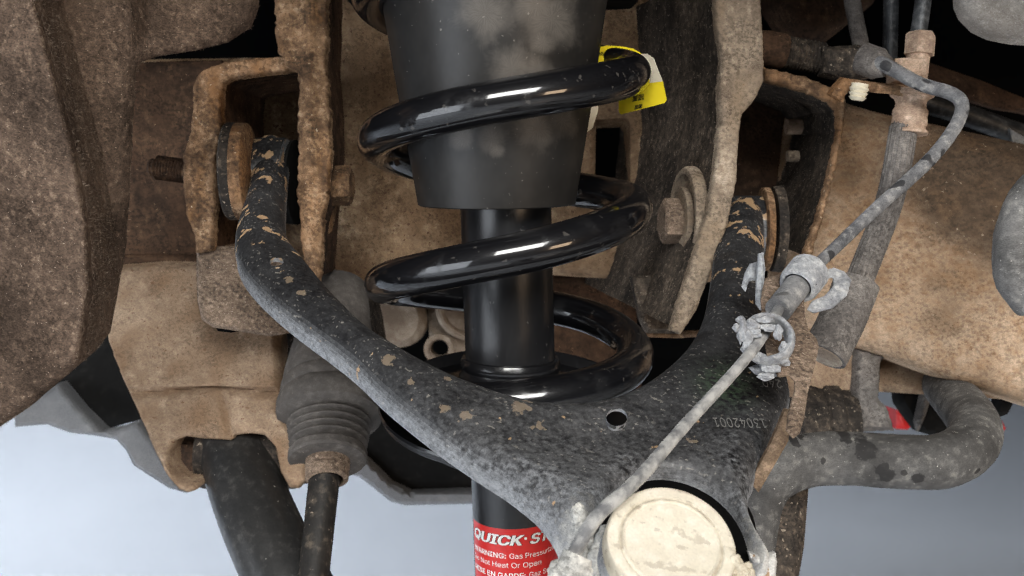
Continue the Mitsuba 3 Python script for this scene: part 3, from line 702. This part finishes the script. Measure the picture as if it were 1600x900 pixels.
# ------------------------------------------------------------------ undertray
ss = thing('undertray', 'grey lipped black plastic undertray hanging below the frame', 'undertray')
add('panel', sheet([(60, 610), (161, 520), (260, 500), (260, 690), (212, 658), (158, 673), (125, 650)], flat(.95), .02, .004, 12), 'dark_plastic', ss)
sp_ = plane((60, 630, .92), (230, 680, .90), (260, 760, .88))
add('lip', sheet([(20, 640), (60, 618), (90, 598), (125, 640), (158, 673), (185, 668), (214, 657), (240, 690), (290, 772), (262, 764), (232, 745), (206, 728), (195, 705), (180, 688), (150, 682), (106, 677), (70, 664), (20, 668)], sp_, .02, .004, 6), 'grey_plastic', ss)
add('panel', sheet([(540, 600), (760, 600), (760, 768), (640, 768), (600, 750), (560, 705), (540, 690)], flat(.97), .02, .004, 12), 'dark_plastic', ss)
add('lip', sheet([(540, 700), (575, 720), (612, 757), (640, 770), (760, 766), (760, 788), (632, 791), (610, 785), (560, 746), (535, 740)], flat(.955), .02, .004, 6), 'grey_plastic', ss)

# ------------------------------------------------------------------ differential housing behind the strut
df = thing('differential_housing', 'dull cast alloy housing glimpsed left of the strut under the coil', 'differential')
add('casting', sheet([(668, 480), (760, 480), (760, 622), (690, 622), (672, 585)], flat(.93), .03, .004, 7, .0008, holes=[[(686 + 14 * math.cos(a), 545 + 13 * math.sin(a)) for a in np.linspace(0, 6.2, 20)]]), 'alloy', df)
add('boss', lathe([(.009, -.002), (.0135, -.002), (.0135, .004), (.009, .004)], P(686, 545, .925), -FW, 40), 'alloy', df)
add('flange', tube([P(735 + 48 * math.cos(a), 480 + 45 * math.sin(a), .915) for a in np.linspace(.2, 3.3, 30)], .004, 10), 'alloy', df)
add('cover', lathe([(0, .02), (.02, .018), (.026, .008), (.027, -.02), (0, -.02)], P(622, 498, .93), -FW, 40), 'alloy', df)

# ------------------------------------------------------------------ stabiliser bar
sb = thing('stabilizer_bar', 'thick dusty grey stabilizer bar bending upward at the right', 'stabilizer bar')
path = spline([P(1172, 900, .60), P(1180, 815, .61), P(1200, 752, .615), P(1250, 722, .62), (P(1320, 716, .62)), P(1420, 722, .61), P(1480, 718, .61), P(1520, 690, .63), P(1518, 655, .67), P(1495, 625, .72), P(1470, 590, .78)], 110)
add('bar', tube(path, np.r_[np.linspace(.012, .0162, 25), np.full(85, .0162)], 40, amp=.0004), 'bar_dust', sb)
lk = thing('bar_link', 'dark dusty link standing behind the outer end of the control arm', 'link')
add('rod', tube([P(1232, 760, .66), P(1225, 850, .65), P(1205, 960, .64)], .0125, 28, amp=.0006), 'black_dirt', lk)
cr = thing('rubber_bushing', 'dark rubber bushing and clamp above the stabilizer bar', 'bushing')
add('bush', lathe([(0, -.03), (.034, -.03), (.036, -.02), (.034, -.012), (.036, -.01), (.036, 0), (.033, .002), (.033, .012), (0, .012)], P(1300, 668, .76), [1, 0, 0], 40), 'black_dirt', cr)

# red lift pads on the far side
rpd = thing('lift_pad', 'red painted lift stand glimpsed above the stabilizer bar', 'lift stand')
add('pad', sheet([(1402, 640), (1411, 646), (1425, 667), (1420, 672), (1402, 671)], flat(1.25), .05, .004, 6), 'red_paint', rpd)
rpd = thing('lift_pad', 'small red lift stand corner at the right end of the stabilizer bar', 'lift stand')
add('pad', sheet([(1562, 658), (1567, 657), (1574, 670), (1566, 680), (1556, 680)], flat(1.25), .05, .004, 6), 'red_paint', rpd)
gb = thing('brake_guard', 'dark grey plastic guard hanging under the right frame rail', 'guard')
add('panel', sheet([(1406, 612), (1500, 612), (1500, 690), (1466, 684), (1440, 676), (1420, 650), (1408, 632)], flat(.86), .02, .006, 7), 'dark_plastic', gb)
add('rib', sheet([(1444, 612), (1462, 612), (1446, 660), (1438, 676), (1434, 660)], flat(.85), .01, .004, 5), 'rubber_dust', gb)
add('tab', sheet([(1560, 618), (1590, 626), (1578, 648), (1562, 654), (1556, 640)], flat(.80), .01, .004, 6), 'dark_plastic', gb)

# ------------------------------------------------------------------ fender liner
LF = np.array([[55, -60], [50, 0], [75, 100], [110, 230], [131, 350], [136, 450], [120, 560], [100, 640]], float)


def liner_depth(x, y):
    fx = np.interp(y, LF[:, 1], LF[:, 0])
    s = x - fx
    d = .455 + .00008 * (y - 300) - .00006 * np.minimum(s, 0)
    d = d + .045 * np.clip(s / 45, 0, 1) ** 1.2 + .00015 * np.clip(s - 45, 0, 400)
    top = np.clip((110 - y) / 60, 0, 1) * np.clip((x - 205) / 25, 0, 1)
    return d + .012 * top


fl_ = thing('fender_liner', 'brown fuzzy felt fender liner at the left edge', 'fender liner')
lin = sheet([(-80, -60), (402, -60), (400, 5), (388, 38), (352, 62), (300, 75), (240, 84), (216, 92), (206, 105), (203, 140), (198, 250), (190, 380), (178, 450), (165, 520), (140, 550), (100, 585), (40, 635), (-80, 715)], liner_depth, .006, .004, 6, .0009, 110, seed=41)
add('felt_sheet', lin, 'felt', fl_)
# loose fibres of the felt
pts, fi = trimesh.sample.sample_surface(lin, 60000, seed=3)
rng = np.random.default_rng(11)
nn_ = lin.face_normals[fi]
dirs = rng.normal(size=(len(pts), 3)); dirs = dirs - nn_ * (dirs * nn_).sum(1, keepdims=True) * .75
dirs /= np.linalg.norm(dirs, axis=1, keepdims=True)
ln = rng.uniform(.0006, .0022, len(pts))[:, None]
sd = nrm(rng.normal(size=3)); sd = np.cross(dirs, nn_); sd /= np.linalg.norm(sd, axis=1, keepdims=True) + 1e-9
wd = .00012
a_, b_, c_ = pts + nn_ * .0001 - sd * wd, pts + nn_ * .0001 + sd * wd, pts + nn_ * (.0003 + rng.uniform(0, .0006, (len(pts), 1))) + dirs * ln
V = np.stack([a_, b_, c_], 1).reshape(-1, 3)
mat('felt_fibre', grit((.09, .066, .05), (.20, .155, .12), (.42, .35, .29), 150, 500), .95, spec=.1)
add('fibres', (V, np.arange(len(V)).reshape(-1, 3)), 'felt_fibre', fl_, smooth=False, kind='stuff')

# ------------------------------------------------------------------ brake hose and its fittings (upper right)
bh_ = thing('brake_hose', 'dusty ribbed brake hose with tan metal fittings at the upper right', 'brake hose')
hd = .62
hx = nrm(P(1437, 50, hd) - P(1425, 190, hd))
add('pipe', tube(spline([P(1433, 60, hd), P(1440, 20, hd), P(1448, -60, hd)], 12), .0048, 20, amp=.0002), 'steel_dark', bh_)
add('nut', hexbolt(P(1436, 86, hd), hx, .0092, .0135), 'fitting', bh_, smooth=False)
add('neck', tube([P(1434, 96, hd), P(1436, 78, hd)], .0068, 24), 'fitting', bh_)
add('block', sheet([(1401, 90), (1455, 87), (1452, 124), (1402, 124)], flat(hd - .008), .018, .002, 6, .0003), 'fitting', bh_)
add('flange', lathe([(0, 0), (.0125, 0), (.0130, .001), (.0125, .0035), (0, .0035)], P(1425, 151, hd), hx, 40), 'fitting', bh_)
fp = []
for q, (r_, y_) in enumerate([(.0112, 0), (.0112, .004), (.0095, .0055), (.0088, .008), (.0092, .0105), (.0103, .012), (.0104, .0145), (.0098, .016), (.0103, .0175), (.0104, .0205), (.0095, .0222), (.0100, .0235), (.0112, .0247), (.0112, .0262)]): fp.append((r_, -y_))
add('ferrule', lathe([(0, 0)] + fp + [(0, -.0265)], P(1425, 142, hd), hx, 40, .0003), 'fitting', bh_)
hp = spline([P(1412, 200, hd), P(1404, 250, hd), P(1388, 320, hd + .01), P(1362, 390, hd + .01), P(1340, 446, hd), P(1318, 500, hd - .01)], 70)
hose = tube(hp, .0078, 36)
v = np.array(hose.vertices)
add('hose', hose, 'rubber_dust', bh_, smooth=True)
ribs = []
for q in range(18):
    an = q / 18 * 2 * math.pi
    t_ = np.gradient(hp, axis=0); t_ /= np.linalg.norm(t_, axis=1, keepdims=True)
    A_ = np.cross(t_, [0, 1, 0]); A_ /= np.linalg.norm(A_, axis=1, keepdims=True); B_ = np.cross(t_, A_)
    ribs.append(tube(hp + .0078 * (A_ * math.cos(an) + B_ * math.sin(an)), .00055, 6))
add('hose_ribs', cat(*ribs), 'rubber_dust', bh_, smooth=True, kind='stuff')
sv = [P(1338, 443, hd - .006), P(1320, 490, hd - .012), P(1287, 556, hd - .02)]
add('sleeve', tube(spline(sv, 16), .0135, 36, amp=.0005), 'rubber_dust', bh_)
add('sleeve_core', lathe([(0, .0012), (.006, .0012), (.0075, .0006), (.009, .001), (.0115, .0005), (.0115, -.002)], sv[2], nrm(sv[2] - sv[1]), 36), 'alloy', bh_)

hb = thing('hose_bracket', 'thin rusty bracket strip holding the brake hose fitting', 'bracket')
add('strip', sheet([(1300, 148), (1312, 132), (1322, 122), (1345, 126), (1400, 132), (1455, 138), (1458, 150), (1430, 153), (1380, 146), (1330, 140), (1322, 150), (1318, 160)], flat(.612), .012, .0015, 5, .0006, jag=.8, ext=nrm([0, 1, .1])), 'rust_edge', hb)
wc = thing('wire_clip', 'small yellowed ribbed plastic clip under the bracket strip', 'clip')
add('clip', lathe([(0, -.008), (.0035, -.0078), (.0052, -.006), (.0042, -.0055), (.0056, -.0035), (.0045, -.003), (.0058, -.001), (.0048, 0), (.0050, .002), (0, .002)], P(1343, 136, .606), [.15, 0, 1], 28), 'cream_paper', wc)

# ------------------------------------------------------------------ speed sensor cable
sc_ = thing('sensor_cable', 'grey dusty sensor cable looping down across the control arm', 'cable')
cp = [P(1350, 92, .61), P(1395, 108, .60), P(1440, 132, .595), P(1478, 143, .59), P(1500, 156, .587), P(1503, 172, .585), P(1485, 210, .575), P(1440, 262, .56), P(1370, 325, .54), P(1300, 392, .515), P(1258, 432, .495), P(1222, 475, .478), P(1195, 520, .455),
      P(1150, 578, .435), P(1060, 676, .405), P(985, 760, .38), P(935, 805, .372), P(905, 850, .37), P(886, 895, .37), P(880, 960, .37)]
cp = np.array(cp)
path = spline(cp, 260)
add('cable', tube(path, np.interp(np.linspace(0, 1, 260), [0, .3, .55, .7, 1], [.0042, .0037, .0027, .0024, .0029]), 24, amp=.0002, freq=400), 'cable_dust', sc_, smooth=True)
add('connector', lathe([(0, -.006), (.0085, -.006), (.0095, -.004), (.0095, .006), (.008, .008), (.006, .012), (0, .012)], P(1358, 95, .612), nrm(P(1395, 108, .6) - P(1350, 92, .61)), 36), 'rubber_dust', sc_)
gr0, gr1 = P(1258, 432, .495), P(1215, 485, .475)
gd = nrm(gr1 - gr0)
add('grommet', tube(spline([gr0 - gd * .006, (gr0 + gr1) / 2, gr1], 14), .0062, 28, amp=.0003), 'cable_dust', sc_)
add('boot_end', cat(lump(P(893, 893, .366), (.008, .006, .005), 3, sub=4, amp=.3), tube([P(903, 868, .368), P(890, 900, .366)], [.0055, .0065], 20, amp=.0004)), 'mud', sc_)

cc = thing('cable_clamp', 'upper grey dusty metal clamp round the sensor cable', 'clamp', )
cdx = gd
add('band', lathe([(.0074, -.0075), (.0094, -.0085), (.0100, -.0075), (.0097, .0045), (.0088, .0065), (.0072, .007), (.0065, .0055), (.0068, -.0065), (.0074, -.0075)], gr0 + gd * .003, cdx, 48, .0005, 260), 'grey_clip', cc)
hk = lambda q: P(1262 + 44 * math.cos(q) + 12, 452 + 36 * math.sin(q), .502 - .008 * math.sin(q))
add('fin', sheet(spline_poly([(1284, 424), (1302, 418), (1318, 424), (1328, 438), (1322, 462), (1300, 482), (1270, 490), (1260, 484), (1268, 470), (1288, 462), (1302, 446), (1300, 434), (1286, 436)], 2.), plane((1290, 420, .505), (1326, 440, .499), (1265, 488, .487)), .0025, .0008, 3, .0008, 220, ext=nrm(FW + RT * .5)), 'grey_clip', cc)
ck = thing('cable_clip', 'lower grey dirt caked ring clip round the sensor cable', 'clip')
kc = P(1192, 532, .452)
kx = RT * .95 + UP * .2; kx = nrm(kx); ky = nrm(UP * .8 + FW * .45 - RT * .15)
arc = [kc + RT * .0015 + .0104 * (kx * math.cos(q) + ky * math.sin(q)) for q in np.linspace(-2.1, 2.75, 46)]
add('ring', tube(arc, np.interp(np.linspace(0, 1, 46), [0, .1, .9, 1], [.0045, .0062, .0060, .004]), 16, flat_=.32, ref=nrm(kx * math.cos(-2.1) + ky * math.sin(-2.1)), amp=.0007, freq=240), 'grey_clip', ck)
add('latch', cat(*[lump(P(px, py, .447), np.array([a * .24e-3, .002, b * .24e-3]), rng.integers(99), sub=3, amp=.5) for px, py, a, b in ((1160, 520, 8, 22), (1175, 508, 14, 9), (1166, 545, 10, 8), (1180, 556, 12, 10), (1205, 575, 16, 11), (1222, 560, 12, 12), (1150, 512, 6, 8), (1195, 500, 16, 7), (1168, 530, 10, 16), (1180, 520, 12, 9), (1188, 560, 12, 9), (1200, 512, 14, 8), (1216, 520, 8, 14), (1224, 545, 8, 14), (1196, 588, 14, 8), (1158, 500, 8, 8))]), 'grey_clip', ck, smooth=60)
add('foot', sheet([(1172, 575), (1200, 566), (1232, 560), (1242, 572), (1235, 586), (1210, 590), (1182, 586)], flat(.452), .004, .002, 5, .0008, 200), 'grey_clip', ck)

cb = thing('cable_bracket', 'tan and grey sheet metal cable bracket on the right leg of the arm', 'bracket')
bpl = plane((1190, 440, .500), (1270, 440, .500), (1250, 660, .425))
add('base', sheet(spline_poly([(1190, 470), (1197, 435), (1230, 425), (1256, 432), (1258, 492), (1264, 516), (1277, 530), (1280, 542), (1275, 567), (1263, 613), (1257, 655), (1250, 678), (1240, 686), (1230, 674), (1233, 648), (1243, 612), (1243, 596), (1234, 588), (1218, 590), (1200, 560)], 2.), bpl, .0025, .0006, 5, .0002, 200), 'gusset_dirt', cb)
add('tab', sheet([(1187, 396), (1194, 394), (1197, 420), (1192, 470), (1200, 486), (1190, 485), (1183, 475), (1184, 440)], flat(.515), .004, .0015, 5, .0004), 'grey_clip', cb)
add('tab', sheet([(1160, 448), (1166, 425), (1174, 412), (1187, 408), (1187, 440), (1180, 438), (1171, 440), (1166, 456)], flat(.525), .003, .0015, 5, .0004), 'grey_clip', cb)
add('flange', sheet([(1242, 640), (1232, 690), (1186, 770), (1172, 754), (1200, 704), (1228, 640)], flat(.452), .004, .0006, 5, .0003), 'brown_steel', ua)

# ------------------------------------------------------------------ far upper right: hoses, pipes, shield
ch = thing('vacuum_hose', 'black corrugated hose with tan end behind the right bracket top', 'hose')
h0, h1 = P(1196, 76, .68), P(1290, 92, .68)
hdv = nrm(h1 - h0); hl = np.linalg.norm(h1 - h0)
prof = [(0, 0)]
for q in range(14): prof += [(.0108, hl * (.2 + .8 * q / 14)), (.0096, hl * (.2 + .8 * (q + .5) / 14))]
add('hose', lathe(prof + [(0, hl)], h0, hdv, 32, .0007, 250), 'black_dirt', ch)
add('end', lathe([(0, -.005), (.0112, -.005), (.0118, 0), (.0118, .012), (.0105, .014), (0, .014)], h0, hdv, 32, .0004), 'dark_rust', ch)
cn = thing('wiring_connector', 'dark dirty wiring connector at the end of the corrugated hose', 'connector')
add('body', sheet([(1290, 70), (1345, 66), (1385, 80), (1388, 100), (1370, 114), (1330, 118), (1292, 110)], flat(.66), .02, .006, 6, .001, 150), 'black_dirt', cn)
pp = thing('pipe', 'leftmost brown thin pipe at the top right', 'pipe')
add('tube', tube([P(1322, -60, .70), P(1333, 10, .70), P(1346, 76, .70)], .0055, 20, amp=.0003), 'rubber_dust', pp)
pp = thing('pipe', 'dark thin pipe between the brown pipe and the steel pipe', 'pipe')
add('tube', tube([P(1393, -60, .72), P(1392, 10, .72), P(1390, 110, .72)], .0052, 20, amp=.0003), 'steel_dark', pp)
mb = thing('body_mount', 'brown dirty rounded block at the top behind the thin pipes', 'mount')
add('block', sheet([(1205, -60), (1400, -60), (1372, 0), (1320, 42), (1290, 57), (1262, 54), (1235, 30), (1215, 0)], flat(.84), .05, .012, 9, .001), 'dark_rust', mb)
hs = thing('heat_shield', 'dull brown sheet metal shield strip at the far right', 'heat shield')
add('plate', sheet([(1440, 92), (1465, 100), (1540, 126), (1660, 176), (1660, 190), (1600, 174), (1560, 168), (1500, 150), (1440, 130)], flat(.82), .01, .003, 8, .0004), 'dark_rust', hs)
fl2 = thing('fuel_line', 'dark grey line below the shield strip at the far right', 'pipe')
add('tube', tube([P(1440, 158, .80), P(1500, 176, .80), P(1570, 202, .80), P(1660, 232, .80)], .0085, 24, amp=.0004), 'steel_dark', fl2)
add('clip', sheet([(1580, 200), (1600, 212), (1640, 222), (1640, 236), (1600, 228), (1584, 222)], flat(.775), .006, .002, 5), 'grey_clip', fl2)
fp_ = thing('felt_pad', 'pale grey felt pad in the top right corner', 'felt pad')
mat('pale_felt', grit((.26, .235, .21), (.38, .35, .315), (.48, .45, .41), 60, 420, (.55, .52, .48), 900, .74), .98, G2, .0012, spec=.1)
add('pad', sheet([(1508, -60), (1512, 0), (1520, 18), (1540, 38), (1565, 50), (1600, 57), (1680, 64), (1680, -60)], flat(.62), .02, .008, 8, .0009), 'pale_felt', fp_)
fs_ = thing('foam_sleeve', 'grey dusty foam sleeve at the right edge', 'sleeve')
add('sleeve', tube(spline([P(1650, 270, .58), P(1608, 318, .58), P(1588, 380, .58), P(1590, 430, .585), P(1612, 480, .59)], 30), [*np.interp(np.linspace(0, 1, 30), [0, .2, .8, 1], [.009, .0125, .0125, .009])], 28, amp=.0010), 'foam_dust', fs_)
